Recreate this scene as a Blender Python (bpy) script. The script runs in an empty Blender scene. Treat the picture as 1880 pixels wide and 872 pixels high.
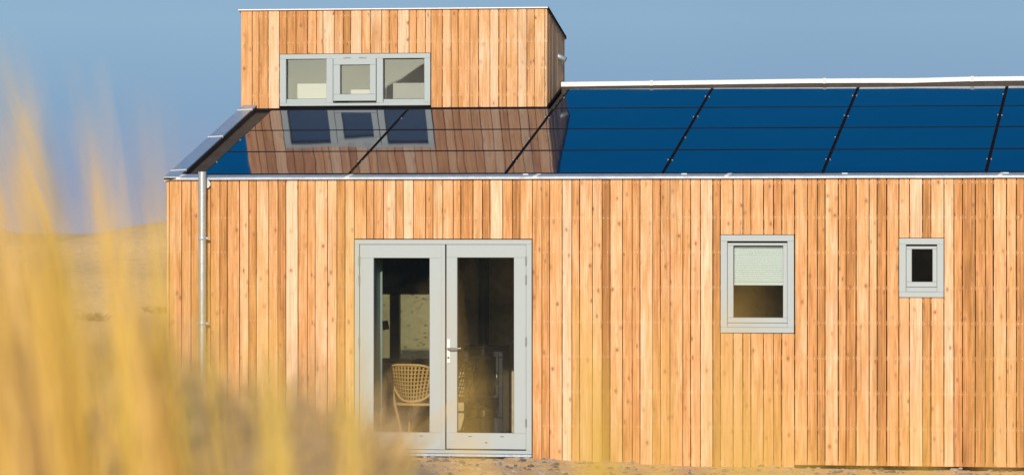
import bpy, bmesh, math, random
from mathutils import Vector, noise as mnoise
random.seed(7)
R = math.radians
sc = bpy.context.scene
COL = sc.collection

# ---------------------------------------------------------------- camera
FPX, W, H0 = 7000.0, 1880.0, 420.0          # focal length in photo pixels, photo width, horizon row
D, ZC = 38.75, 2.32                          # distance to the facade plane (Y=0), eye height
TH = math.atan(1298.0 / FPX)                 # yaw to the left
cam = bpy.data.cameras.new('camera')
camo = bpy.data.objects.new('camera', cam); COL.objects.link(camo)
camo.location = (0, -D, ZC); camo.rotation_euler = (R(90), 0, TH)
cam.sensor_width = 36; cam.lens = FPX / W * 36
cam.shift_y = -16 / W
cam.clip_start = 0.1; cam.clip_end = 3000
cam.dof.use_dof = True; cam.dof.focus_distance = 39.3; cam.dof.aperture_fstop = 3.5
sc.camera = camo
# ---------------------------------------------------------------- light
SUN_EL, SUN_AZ = 22.0, 2.5                   # azimuth: degrees to the right of the facade's normal
w = bpy.data.worlds.new('World'); sc.world = w; w.use_nodes = True
nt = w.node_tree; nt.nodes.clear()
out = nt.nodes.new('ShaderNodeOutputWorld'); bg = nt.nodes.new('ShaderNodeBackground')
sky = nt.nodes.new('ShaderNodeTexSky'); sky.sky_type = 'NISHITA'; sky.sun_disc = False
sky.sun_elevation = R(SUN_EL); sky.sun_rotation = R(180 - SUN_AZ)
sky.altitude = 0; sky.air_density = 1.0; sky.dust_density = 0.3; sky.ozone_density = 2.0
# slate blue storm haze low in the sky, deep clear blue above it
tc_ = nt.nodes.new('ShaderNodeTexCoord'); sz_ = nt.nodes.new('ShaderNodeSeparateXYZ'); nt.links.new(tc_.outputs['Generated'], sz_.inputs[0])
def wramp(stops, src):
    x = nt.nodes.new('ShaderNodeValToRGB'); e = x.color_ramp.elements
    while len(e) < len(stops): e.new(.5)
    for q_, (p_, c_) in zip(e, stops): q_.position = p_; q_.color = (*c_, 1)
    nt.links.new(src, x.inputs[0]); return x.outputs[0]
def wmix(mode, f, a, b):
    x = nt.nodes.new('ShaderNodeMix'); x.data_type = 'RGBA'; x.blend_type = mode
    for i_, v_ in ((0, f), (6, a), (7, b)):
        if isinstance(v_, (float, tuple)): x.inputs[i_].default_value = v_
        else: nt.links.new(v_, x.inputs[i_])
    return x.outputs[2]
mp_ = nt.nodes.new('ShaderNodeMath'); mp_.operation = 'MULTIPLY_ADD'; nt.links.new(sz_.outputs[1], mp_.inputs[0]); mp_.inputs[1].default_value = .5; mp_.inputs[2].default_value = .5; wm_y = mp_.outputs[0]
tint = wmix('MULTIPLY', 1.0, sky.outputs[0], wramp([(0, (.8, .8, 1)), (.12, (.62, .80, 1)), (.3, (.12, .60, 1.0)), (.5, (.0, .68, 1.12)), (.8, (.5, .8, 1)), (1, (.6, .85, 1))], sz_.outputs[2]))
bank = wramp([(0, (3.0, 3.1, 3.9)), (.010, (2.55, 2.95, 4.1)), (.03, (2.0, 3.2, 4.75)), (.055, (2.35, 3.75, 5.2)), (.12, (1.7, 2.9, 4.8))], sz_.outputs[2])
wn = nt.nodes.new('ShaderNodeTexNoise'); wn.inputs['Scale'].default_value = 3.0; wn.inputs['Detail'].default_value = 3; nt.links.new(tc_.outputs['Generated'], wn.inputs['Vector'])
bank = wmix('MULTIPLY', 1.0, bank, wramp([(.3, (.90, .91, .93)), (.7, (1.06, 1.05, 1.03))], wn.outputs[0]))
sid = wramp([(0, (0, 0, 0)), (.35, (0, 0, 0)), (.6, (1, 1, 1))], wm_y)
hz = wramp([(0, (1, 1, 1)), (.06, (1, 1, 1)), (.22, (0, 0, 0))], sz_.outputs[2])
hz = wmix('MULTIPLY', 1.0, hz, sid)
tint = wmix('MIX', sid, wmix('MULTIPLY', 1.0, sky.outputs[0], (.85, .9, 1.0, 1.0)), tint)
nt.links.new(wmix('MIX', hz, tint, bank), bg.inputs[0]); bg.inputs[1].default_value = 0.10
nt.links.new(bg.outputs[0], out.inputs[0])
sl = bpy.data.lights.new('sun', 'SUN'); sl.energy = 3.6; sl.angle = R(0.5); sl.color = (1, .93, .82)
so = bpy.data.objects.new('sun', sl); COL.objects.link(so)
sdir = Vector((math.sin(R(SUN_AZ)) * math.cos(R(SUN_EL)), -math.cos(R(SUN_AZ)) * math.cos(R(SUN_EL)), math.sin(R(SUN_EL))))
so.rotation_euler = sdir.to_track_quat('Z', 'Y').to_euler()
vs = sc.view_settings; vs.view_transform = 'Standard'; vs.look = 'None'; vs.exposure = 0.24; vs.gamma = 1; vs.use_curve_mapping = False
sc.render.engine = 'CYCLES'
sc.cycles.use_denoising = True; sc.cycles.max_bounces = 10; sc.cycles.transparent_max_bounces = 24
sc.cycles.diffuse_bounces = 4; sc.cycles.caustics_reflective = False; sc.cycles.caustics_refractive = False

# ---------------------------------------------------------------- survey helpers: where the photo's measurements lie on the real planes
Fv = Vector((-math.sin(TH), math.cos(TH), 0)); Rv = Vector((math.cos(TH), math.sin(TH), 0))
CP = Vector((0, -D, ZC))
def ray(px, py): return Fv + Rv * ((px - 940) / FPX) + Vector((0, 0, (H0 - py) / FPX))
def U(px, py, Y=0.0):
    r = ray(px, py); return CP + r * ((Y + D) / r.y)
def UX(px, Y=0.0): return U(px, H0, Y).x
def UZ(px, py, Y=0.0): return U(px, py, Y).z
def camuv(u, v, z=0): return Vector((CP.x, CP.y, 0)) + Fv * v + Rv * u + Vector((0, 0, z))
def lerp(a, b, t): return a + (b - a) * t
def sstep(a, b, x):
    t = min(1, max(0, (x - a) / (b - a))); return t * t * (3 - 2 * t)

# ---------------------------------------------------------------- materials
def mat(name, col=(.5, .5, .5), rough=.6, metal=0.0, spec=.5):
    m = bpy.data.materials.new(name); m.use_nodes = True
    b = m.node_tree.nodes['Principled BSDF']
    b.inputs['Base Color'].default_value = (*col, 1); b.inputs['Roughness'].default_value = rough
    b.inputs['Metallic'].default_value = metal; b.inputs['Specular IOR Level'].default_value = spec
    return m
class NT:
    def __init__(s, m): s.t = m.node_tree; s.b = s.t.nodes.get('Principled BSDF')
    def n(s, typ, **k):
        x = s.t.nodes.new(typ)
        for a, v in k.items(): setattr(x, a, v)
        return x
    def l(s, a, b): s.t.links.new(a, b)
    def val(s, x, v):
        if hasattr(v, 'is_linked') or isinstance(v, bpy.types.NodeSocket): s.l(v, x)
        else: x.default_value = v
    def math(s, op, a, b=None, c=None, clamp=False):
        x = s.n('ShaderNodeMath', operation=op, use_clamp=clamp)
        s.val(x.inputs[0], a)
        if b is not None: s.val(x.inputs[1], b)
        if c is not None: s.val(x.inputs[2], c)
        return x.outputs[0]
    def mix(s, f, a, b, mode='MIX'):
        x = s.n('ShaderNodeMix', data_type='RGBA', blend_type=mode)
        s.val(x.inputs[0], f)
        for i, v in ((6, a), (7, b)):
            if isinstance(v, tuple): x.inputs[i].default_value = (*v, 1) if len(v) == 3 else v
            else: s.l(v, x.inputs[i])
        return x.outputs[2]
    def ramp(s, f, stops):
        x = s.n('ShaderNodeValToRGB'); e = x.color_ramp.elements
        while len(e) < len(stops): e.new(.5)
        for q, (p, c) in zip(e, stops):
            q.position = p; q.color = (*c, 1) if isinstance(c, tuple) else (c, c, c, 1)
        s.l(f, x.inputs[0]); return x.outputs[0]
    def noise(s, vec, scale, detail=3, rough=.5, dim='3D'):
        x = s.n('ShaderNodeTexNoise', noise_dimensions=dim)
        if vec is not None: s.l(vec, x.inputs['Vector'])
        x.inputs['Scale'].default_value = scale; x.inputs['Detail'].default_value = detail; x.inputs['Roughness'].default_value = rough
        return x.outputs[0]
    def comb(s, x, y, z):
        c = s.n('ShaderNodeCombineXYZ')
        for i, v in enumerate((x, y, z)): s.val(c.inputs[i], v)
        return c.outputs[0]
    def bump(s, h, strength, dist=.01):
        x = s.n('ShaderNodeBump'); x.inputs['Strength'].default_value = strength; x.inputs['Distance'].default_value = dist
        s.l(h, x.inputs['Height']); s.l(x.outputs[0], s.b.inputs['Normal'])

def wood_mat():
    m = mat('larch', rough=.62, spec=.3); n = NT(m)
    at = n.n('ShaderNodeAttribute', attribute_name='plank'); sp = n.n('ShaderNodeSeparateColor'); n.l(at.outputs['Color'], sp.inputs[0])
    tone, rnd, ac = sp.outputs[0], sp.outputs[1], sp.outputs[2]
    geo = n.n('ShaderNodeNewGeometry'); sx = n.n('ShaderNodeSeparateXYZ'); n.l(geo.outputs['Position'], sx.inputs[0])
    z = sx.outputs[2]; off = n.math('MULTIPLY', rnd, 97.0)
    # long grain
    g1 = n.noise(n.comb(n.math('MULTIPLY', ac, 7.0), off, n.math('MULTIPLY', z, 1.3)), 1.0, 4, .65)
    g2 = n.noise(n.comb(n.math('MULTIPLY', ac, 20.0), off, n.math('MULTIPLY', z, 2.6)), 1.0, 3, .6)
    # cathedral figure: rings cut at a shallow angle
    wob = n.noise(n.comb(n.math('MULTIPLY', ac, 2.0), off, n.math('MULTIPLY', z, 2.4)), 1.0, 3, .55)
    ctr = n.math('ADD', ac, n.math('MULTIPLY', n.math('SUBTRACT', rnd, .5), -1.1))
    q = n.math('SUBTRACT', ctr, .5)
    ring = n.math('ADD', n.math('MULTIPLY', n.math('MULTIPLY', q, q), 18.0), n.math('ADD', n.math('MULTIPLY', z, 2.2), n.math('MULTIPLY', wob, 8.0)))
    rs = n.math('MULTIPLY_ADD', n.math('SINE', n.math('MULTIPLY', ring, 2.6)), .5, .5)
    rs = n.math('POWER', rs, 2.0)
    # broad blotches along the board
    bl = n.noise(n.comb(n.math('MULTIPLY', ac, 1.6), off, n.math('MULTIPLY', z, 2.2)), 1.0, 4, .6)
    t = n.math('ADD', n.math('MULTIPLY_ADD', tone, 1.12, -.06), n.math('MULTIPLY', n.math('SUBTRACT', bl, .5), 1.15))
    t = n.math('ADD', t, n.math('MULTIPLY', n.math('SUBTRACT', g1, .5), 1.0), clamp=True)
    base = n.ramp(t, [(0, (.37, .165, .042)), (.25, (.54, .245, .07)), (.5, (.665, .345, .132)), (.75, (.75, .45, .228)), (1, (.80, .56, .36))])
    c = n.mix(n.math('MULTIPLY', rs, n.math('MULTIPLY_ADD', g1, .5, .0)), base, (.62, .42, .26), 'MULTIPLY')
    c = n.mix(n.ramp(g2, [(.45, 0.0), (.7, .8)]), c, (.74, .58, .44), 'MULTIPLY')
    wth = n.noise(n.comb(n.math('MULTIPLY', ac, 1.2), n.math('ADD', off, 11.0), n.math('MULTIPLY', z, .8)), 1.0, 3, .6)
    c = n.mix(n.ramp(wth, [(.52, 0.0), (.7, .55)]), c, (.60, .62, .60), 'MULTIPLY')
    # reddish resin streaks
    rsn = n.noise(n.comb(n.math('MULTIPLY', ac, 5.0), n.math('ADD', off, 31.0), n.math('MULTIPLY', z, .7)), 1.0, 2, .5)
    c = n.mix(n.ramp(rsn, [(.58, 0.0), (.72, .6)]), c, (.76, .30, .15))
    # knots
    vo = n.n('ShaderNodeTexVoronoi', feature='F1'); vo.inputs['Scale'].default_value = 1.0
    n.l(n.comb(n.math('MULTIPLY', ac, 1.15), n.math('ADD', off, 5.5), n.math('MULTIPLY', z, 6.5)), vo.inputs['Vector'])
    k = n.ramp(vo.outputs['Distance'], [(.07, 1.0), (.12, .45), (.28, .0)])
    kn = n.noise(n.comb(ac, off, n.math('MULTIPLY', z, .8)), 1.3, 1)
    k = n.math('MULTIPLY', k, n.ramp(kn, [(.38, 0.0), (.48, 1.0)]))
    c = n.mix(n.math('MULTIPLY', k, .9), c, (.26, .10, .03))
    n.l(c, n.b.inputs['Base Color'])
    hgt = n.math('ADD', n.math('MULTIPLY', g2, .6), n.math('ADD', n.math('MULTIPLY', g1, .4), n.math('MULTIPLY', k, -.5)))
    n.bump(hgt, .5, .004)
    return m
def metal_mat(name, col, rough, sc1=6, metal=1.0, amt=.35):
    m = mat(name, col, rough, metal); n = NT(m)
    tc = n.n('ShaderNodeNewGeometry').outputs['Position']
    v = n.n('ShaderNodeTexVoronoi', feature='F1'); n.l(tc, v.inputs['Vector']); v.inputs['Scale'].default_value = sc1 * 9
    a = n.noise(tc, sc1, 5, .65)
    f = n.math('MULTIPLY', n.math('ADD', v.outputs['Distance'], a), .6)
    n.l(n.mix(f, tuple(x * (1 - amt) for x in col), tuple(min(1, x * (1 + amt * .5)) for x in col)), n.b.inputs['Base Color'])
    n.l(n.math('MULTIPLY_ADD', a, .35, rough - .15), n.b.inputs['Roughness'])
    n.bump(a, .15, .004)
    return m
def noisy(name, c1, c2, scale, rough=.8, bump=.3, bd=.01, detail=5, c3=None):
    m = mat(name, c1, rough, spec=.3); n = NT(m)
    p = n.n('ShaderNodeNewGeometry').outputs['Position']
    a = n.noise(p, scale, detail, .6); b = n.noise(p, scale * 7.3, 3, .6)
    c = n.mix(n.ramp(a, [(.35, 0.0), (.65, 1.0)]), c1, c2)
    c = n.mix(n.ramp(b, [(.35, .45), (.6, 0.0)]), c, c3 or tuple(x * .6 for x in c1))
    n.l(c, n.b.inputs['Base Color']); n.bump(n.math('ADD', a, n.math('MULTIPLY', b, .5)), bump, bd)
    return m
def glass_mat(name, tint=(.93, .95, .94), refl=1.6):
    m = bpy.data.materials.new(name); m.use_nodes = True; t = m.node_tree; t.nodes.clear(); n = NT(m)
    o = n.n('ShaderNodeOutputMaterial'); mx = n.n('ShaderNodeMixShader'); tr = n.n('ShaderNodeBsdfTransparent'); gl = n.n('ShaderNodeBsdfGlossy')
    tr.inputs[0].default_value = (*tint, 1); gl.inputs['Roughness'].default_value = 0.005
    fr = n.n('ShaderNodeFresnel'); fr.inputs[0].default_value = 1.5
    p = n.n('ShaderNodeNewGeometry').outputs['Position']
    bp = n.n('ShaderNodeBump'); bp.inputs['Strength'].default_value = .25; bp.inputs['Distance'].default_value = .003
    n.l(n.noise(p, 1.6, 1), bp.inputs['Height']); n.l(bp.outputs[0], gl.inputs['Normal'])
    n.l(n.math('MULTIPLY', fr.outputs[0], refl, clamp=True), mx.inputs[0]); n.l(tr.outputs[0], mx.inputs[1]); n.l(gl.outputs[0], mx.inputs[2]); n.l(mx.outputs[0], o.inputs[0])
    return m
def panel_mat():
    m = mat('solar_glass', (.004, .07, .20), .06, 0, .56); n = NT(m)
    g = n.n('ShaderNodeNewGeometry'); p = g.outputs['Position']
    oi = n.n('ShaderNodeObjectInfo')
    s = n.n('ShaderNodeSeparateXYZ'); n.l(p, s.inputs[0])
    st = n.noise(n.comb(n.math('MULTIPLY', s.outputs[0], .35), n.math('MULTIPLY', s.outputs[1], 32.0), 0.0), 1.0, 3)
    big = n.noise(p, 1.1, 2)
    c = n.mix(st, (.001, .010, .028), (.0015, .014, .04))
    c = n.mix(n.math('MULTIPLY', big, .35), c, (.003, .02, .06))
    n.l(c, n.b.inputs['Base Color'])
    n.b.inputs['IOR'].default_value = 1.5; n.b.inputs['Specular Tint'].default_value = (1, .90, .80, 1)
    wv = n.noise(n.comb(n.math('MULTIPLY', s.outputs[0], 1.5), n.math('MULTIPLY', s.outputs[1], .9), n.math('MULTIPLY', oi.outputs['Random'], 30.0)), 1.0, 1)
    n.bump(wv, .26, .02)
    return m
def sand_mat():
    m = mat('sand', (.5, .36, .2), .95, spec=.15); n = NT(m)
    p = n.n('ShaderNodeNewGeometry').outputs['Position']
    a = n.noise(p, .5, 5, .6); b = n.noise(p, 6, 5, .65); d = n.noise(p, 45, 3, .7)
    c = n.mix(n.ramp(a, [(.35, 0.0), (.65, 1.0)]), (.74, .48, .235), (.66, .44, .215))
    c = n.mix(n.ramp(b, [(.32, .5), (.46, 0.0)]), c, (.36, .25, .14))
    c = n.mix(n.ramp(d, [(.34, .4), (.46, 0.0)]), c, (.36, .26, .15))
    vo = n.n('ShaderNodeTexVoronoi', feature='F1'); n.l(p, vo.inputs['Vector']); vo.inputs['Scale'].default_value = 9
    c = n.mix(n.ramp(vo.outputs['Distance'], [(.12, .7), (.22, 0.0)]), c, (.62, .55, .46))
    n.l(c, n.b.inputs['Base Color'])
    n.bump(n.math('ADD', n.math('MULTIPLY', b, 1.0), n.math('MULTIPLY', d, .35)),   .6, .05)
    return m
def grass_mat():
    m = bpy.data.materials.new('dry_marram'); m.use_nodes = True; t = m.node_tree; n = NT(m)
    b = n.b; b.inputs['Roughness'].default_value = .5; b.inputs['Specular IOR Level'].default_value = .3
    at = n.n('ShaderNodeAttribute', attribute_name='plank'); sp = n.n('ShaderNodeSeparateColor'); n.l(at.outputs['Color'], sp.inputs[0])
    c = n.ramp(sp.outputs[0], [(0, (.40, .38, .07)), (.3, (.78, .54, .08)), (.65, (.86, .53, .12)), (.85, (.84, .54, .21)), (1, (.46, .31, .15))])
    n.l(c, b.inputs['Base Color'])
    tl = n.n('ShaderNodeBsdfTranslucent'); n.l(c, tl.inputs[0]); mx = n.n('ShaderNodeMixShader'); mx.inputs[0].default_value = .3
    o = t.nodes['Material Output']; n.l(b.outputs[0], mx.inputs[1]); n.l(tl.outputs[0], mx.inputs[2]); n.l(mx.outputs[0], o.inputs[0])
    return m
M = dict(
    wood=wood_mat(), frame=mat('grey_paint', (.37, .405, .395), .4), gasket=mat('rubber_gasket', (.02, .02, .022), .6),
    screw=mat('screw_head', (.75, .72, .66), .5, .6), steel=mat('satin_steel', (.62, .61, .58), .3, 1), zinc=metal_mat('galvanised_steel', (.42, .47, .52), .42, 9, .45, .45),
    zincroof=metal_mat('galvanised_flashing', (.40, .48, .56), .40, 14, .5, .5), zincpipe=metal_mat('galvanised_pipe', (.50, .53, .52), .40, 5, .6), alu=metal_mat('white_aluminium_coping', (.72, .72, .71), .5, 4, .2, .15),
    deck=noisy('brown_roofing', (.055, .042, .033), (.075, .06, .046), 5, .8, .3, .006), dark=mat('dark_membrane', (.012, .011, .010), .9, spec=.1),
    panel=panel_mat(), pframe=mat('black_anodised', (.010, .010, .013), .8, spec=.05), glass=glass_mat('window_glass', refl=1.5), glassb=glass_mat('green_tinted_glass', (.66, .74, .70), 1.2), glassl=glass_mat('loft_glass', refl=4.5), glassd=glass_mat('tinted_glass', (.5, .5, .5), 1.5),
    sand=sand_mat(), grass=grass_mat(), plaster=noisy('beige_plaster', (.60, .46, .27), (.64, .50, .30), 2, .9, .1, .002),
    white=mat('white_paint', (.88, .85, .78), .8), floor=noisy('oak_floor', (.36, .22, .10), (.42, .27, .13), 3, .45, .1, .002),
    blackwin=mat('black_window_paint', (.018, .019, .022), .5), rattan=noisy('rattan', (.60, .34, .09), (.68, .42, .14), 12, .5, .3, .003),
    rattan_shade=noisy('rattan_in_shade', (.10, .06, .03), (.13, .08, .04), 12, .5, .3, .003),  # rattan again, with the second chair's shade put into the colour
    iron=mat('cast_iron', (.022, .02, .019), .5, .3), log=noisy('firewood', (.5, .33, .16), (.36, .22, .1), 8, .9, .5), curtain=mat('sage_curtain', (.33, .40, .37), .9),
    blind=mat('mint_blind', (.80, .84, .80), .9), darkwood=noisy('dark_oak', (.07, .045, .03), (.09, .06, .04), 4, .5, .2), card=mat('dark_card', (.06, .06, .055), .8),
    smear=mat('sealant', (.62, .62, .60), .7), darkroom=mat('dark_box_paint', (.03, .03, .035), .9), ceil=noisy('brown_ceiling', (.36, .25, .17), (.40, .28, .19), 3, .85, .1, .002),
    pebble=noisy('pebble', (.42, .37, .30), (.28, .24, .2), 3, .8, .3), pebblem=noisy('olive_pebble', (.24, .20, .12), (.32, .26, .16), 3, .8, .3), pebbled=noisy('dark_pebble', (.14, .12, .10), (.2, .17, .13), 3, .8, .3), weed=noisy('weed', (.12, .11, .045), (.2, .16, .07), 9, .9, .3))

# ---------------------------------------------------------------- mesh builder
class MB:
    def __init__(s): s.v = []; s.f = []; s.c = []; s.mi = []; s.sm = []
    def add(s, verts, faces, col=(.5, .5, .5), mi=0, smooth=False):
        o = len(s.v); s.v += [tuple(p) for p in verts]
        s.c += col if isinstance(col, list) else [col] * len(verts)
        for f in faces: s.f.append(tuple(i + o for i in f)); s.mi.append(mi); s.sm.append(smooth)
    def box(s, x0, x1, y0, y1, z0, z1, mi=0, tf=None, bev=0):
        if bev:
            b = bev; P = []; 
            for (y, dx) in ((y1, 0), (y0 + b, 0), (y0, b)):
                P += [(x0 + dx, y, z0 + dx), (x1 - dx, y, z0 + dx), (x1 - dx, y, z1 - dx), (x0 + dx, y, z1 - dx)]
            F = [(3, 2, 1, 0)[::-1]]
            for k in (0, 4):
                for i in range(4):
                    j = (i + 1) % 4; F.append((k + i, k + j, k + j + 4, k + i + 4))
            F.append((8, 9, 10, 11))
        else:
            P = [(x, y, z) for x in (x0, x1) for y in (y0, y1) for z in (z0, z1)]
            F = [(0, 1, 3, 2), (4, 6, 7, 5), (0, 4, 5, 1), (2, 3, 7, 6), (0, 2, 6, 4), (1, 5, 7, 3)]
        if tf: P = [tf(*p) for p in P]
        s.add(P, F, mi=mi)
    def frame(s, x0, x1, z0, z1, w, y0, y1, mi=0, bev=.003, wl=None, wr=None, wt=None, wb=None):
        wl = w if wl is None else wl; wr = w if wr is None else wr; wt = w if wt is None else wt; wb = w if wb is None else wb
        s.box(x0, x1, y0, y1, z1 - wt, z1, mi, bev=bev); s.box(x0, x1, y0, y1, z0, z0 + wb, mi, bev=bev)
        s.box(x0, x0 + wl, y0, y1, z0 + wb, z1 - wt, mi, bev=bev); s.box(x1 - wr, x1, y0, y1, z0 + wb, z1 - wt, mi, bev=bev)
    def tube(s, pts, r, n=10, mi=0, cap=True, col=(.5, .5, .5)):
        pts = [Vector(p) for p in pts]; rs = r if isinstance(r, list) else [r] * len(pts)
        V = []; prev = None
        for i, p in enumerate(pts):
            d = (pts[min(i + 1, len(pts) - 1)] - pts[max(i - 1, 0)]).normalized()
            a = prev - d * prev.dot(d) if prev else (Vector((0, 0, 1)) if abs(d.z) < .9 else Vector((1, 0, 0))); a = (a - d * a.dot(d)).normalized(); prev = a
            b = d.cross(a)
            V += [p + (a * math.cos(t) + b * math.sin(t)) * rs[i] for t in (2 * math.pi * k / n for k in range(n))]
        F = [(i * n + k, i * n + (k + 1) % n, (i + 1) * n + (k + 1) % n, (i + 1) * n + k) for i in range(len(pts) - 1) for k in range(n)]
        s.add(V, F, col, mi, True)
        if cap: s.add(V[:n], [tuple(range(n))[::-1]], col, mi); s.add(V[-n:], [tuple(range(n))], col, mi)
    def build(s, name, mats, parent=None, loc=None):
        me = bpy.data.meshes.new(name); me.from_pydata(s.v, [], s.f)
        for m in (mats if isinstance(mats, (list, tuple)) else [mats]): me.materials.append(m)
        me.polygons.foreach_set('material_index', s.mi); me.polygons.foreach_set('use_smooth', s.sm)
        ca = me.color_attributes.new('plank', 'FLOAT_COLOR', 'POINT')
        ca.data.foreach_set('color', [x for c in s.c for x in (*c, 1.0)])
        if loc is not None:
            me.transform(__import__('mathutils').Matrix.Translation(-Vector(loc)))
        me.update()
        o = bpy.data.objects.new(name, me); COL.objects.link(o)
        if loc is not None: o.location = loc
        if parent:
            o.parent = parent
            o.matrix_parent_inverse = __import__('mathutils').Matrix.Translation(-wloc(parent))
        return o
def wloc(o):
    v = Vector((0, 0, 0)); v += o.location if not o.parent else o.location
    return v
def fixn(o):
    bm = bmesh.new(); bm.from_mesh(o.data); bmesh.ops.recalc_face_normals(bm, faces=bm.faces); bm.to_mesh(o.data); bm.free(); return o
def tag(o, label=None, cat=None, group=None, kind=None):
    for k, v in (('label', label), ('category', cat), ('group', group), ('kind', kind)):
        if v: o[k] = v
    return o
def empty(name, loc=(0, 0, 0), rz=0):
    o = bpy.data.objects.new(name, None); COL.objects.link(o); o.location = loc; o.rotation_euler = (0, 0, rz); o.empty_display_size = .2
    return o

# ================================================================ TERRAIN
XL = UX(305); XR = UX(1880) + 3.3; YB = 7.5
MOUND = [(-40, 3.6), (-12, 3.3), (-5, 2.95), (-2.6, 2.62), (-1.6, 2.33), (-1.074, 2.18), (-.731, 2.07), (-.617, 2.0), (-.457, 1.98), (-.274, 1.92), (-.183, 1.87), (-.05, 1.77), (.1, 1.6), (.3, 1.42), (.8, 1.15), (2, .75), (4.5, .35), (9, .1), (60, .0)]
def pw(tab, x):
    if x <= tab[0][0]: return tab[0][1]
    for (a, b), (c, d) in zip(tab, tab[1:]):
        if x <= c: return b + (d - b) * (x - a) / (c - a)
    return tab[-1][1]
def nz(x, y, s, k=0): return mnoise.noise(Vector((x * s, y * s, k)))
def ground(x, y):
    # yard in front of and round the house
    z = -.03 - .06 * sstep(-7.2, -5.0, x) - .02 - .012 * sstep(-4.6, -3.6, x) * sstep(-1.5, -.3, y)
    z += .05 * nz(x, y, .5, 3) * sstep(0, 3, abs(y) if y < 0 else 3)
    # dune rising behind the house
    top = 2.27 + .42 * nz(x, y, .30, 9) + .12 * nz(x, y, .9, 2) - .18 * sstep(-14, -10.5, x) * sstep(-5, -10.5, x)
    z += (top + .05) * sstep(11.5 - 8.5 * sstep(XL - .4, XL - 2.2, x), 18.5, y + .5 * nz(x, y, .3, 1)) * (1 - .85 * sstep(19.5, 32, y))
    # mound the photographer stands on
    dx, dy = x - CP.x, y - CP.y
    v = dx * Fv.x + dy * Fv.y; u = dx * Rv.x + dy * Rv.y
    h = pw(MOUND, u)
    if v < 8: h -= .34 * sstep(8, 2, v) + .1 * sstep(3, -1, v)
    fall = 1 - sstep(8.3, 21, v)
    back = sstep(-4, -45, v)
    m = h * fall * (1 - sstep(-6, -16, v)) 
    rough = .10 * nz(x, y, .9, 5) + .05 * nz(x, y, 3.1, 6)
    z = z + max(0, m) + rough * fall * sstep(-30, -20, -abs(v)) * sstep(.0, .5, m) * .6
    # high dune far behind the camera
    z += back * (5.2 + 1.8 * nz(x, y, .03, 12) + .6 * nz(x, y, .11, 13) + 2.2 * sstep(5, 30, x)) * (1 - .6 * sstep(-60, -160, v))
    z += 6.5 * math.exp(-((x + 20) / 9) ** 2 - ((y + 90) / 25) ** 2)
    # small lumps of disturbed sand before the wall
    if -7 < y < 0: z += (.035 * nz(x, y, 2.3, 7) + .022 * nz(x, y, 6.5, 8) + .012 * nz(x, y, 15, 4)) * sstep(0, .25, -y)
    if XL - .1 < x < XR + .1 and -.02 < y < YB + .1: z = min(z, -.12)
    return z
def axis(spec):
    a = []
    for (lo, hi, st) in spec:
        n = max(1, int(round((hi - lo) / st))); a += [lo + (hi - lo) * i / n for i in range(n)]
    a.append(spec[-1][1]); return a
xs = axis([(-900, -200, 100), (-200, -40, 16), (-40, -14, 1.2), (-14, 3.5, .10), (3.5, 40, 1.2), (40, 200, 16), (200, 900, 100)])
ys = axis([(-900, -200, 100), (-200, -60, 10), (-60, -39, 1.2), (-39, -24, .25), (-24, -6, .8), (-6, -.3, .06), (-.3, .1, .05), (.1, 8.4, .9), (8.4, 22, .3), (22, 60, 2), (60, 200, 14), (200, 1500, 130)])
g = MB(); nx = len(xs)
for y in ys:
    for x in xs: g.v.append((x, y, ground(x, y)))
g.c = [(.5, .5, .5)] * len(g.v)
for j in range(len(ys) - 1):
    for i in range(nx - 1):
        a = j * nx + i; g.f.append((a, a + 1, a + nx + 1, a + nx)); g.mi.append(0); g.sm.append(True)
tag(g.build('ground', M['sand']), 'sandy dune ground round the wooden house', 'ground', kind='structure')

# ================================================================ HOUSE
house = empty('timber_house', ((XL + XR) / 2, 0, 0))
tag(house, 'larch clad house with a monopitch dormer and blue solar roof standing in the dunes', 'house')
def P(mb, name, mats, parent=None, **k):
    return fixn(mb.build(name, mats, parent or house, **k))
TANP = (H0 + 1424) / math.hypot(FPX, 1298)
YC = -.035                                    # front edge of the eave coping
zeL, zeR = U(305, 326.0, YC), U(1880, 321.5, YC)
def ze(x): return zeL.z + (zeR.z - zeL.z) * (x - zeL.x) / (zeR.x - zeL.x)
def zroof(x, y): return ze(x) + (y - YC) * TANP          # coping plane
def on_roof(px, py, off=0.0):
    r = ray(px, py); lo, hi = 0.0, 30.0
    for _ in range(60):
        m_ = (lo + hi) / 2; p = CP + r * ((m_ + D) / r.y)
        if p.z > zroof(p.x, p.y) + off: lo = m_
        else: hi = m_
    return CP + r * ((lo + D) / r.y)
POFF = .012
YP0 = on_roof(1217, 317.5, POFF).y
YP1 = on_roof(1307, 161.5, POFF).y
YRG = on_roof(1300, 158.0, POFF).y + .05      # ridge line
YD = on_roof(720, 197.0, -.03).y              # dormer front plane
ROW = (YP1 - YP0) / 4
print('YP', YP0, YP1, 'ridge', YRG, 'dormer', YD, 'row', ROW / math.cos(math.atan(TANP)), 'pitch', math.degrees(math.atan(TANP)))

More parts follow.
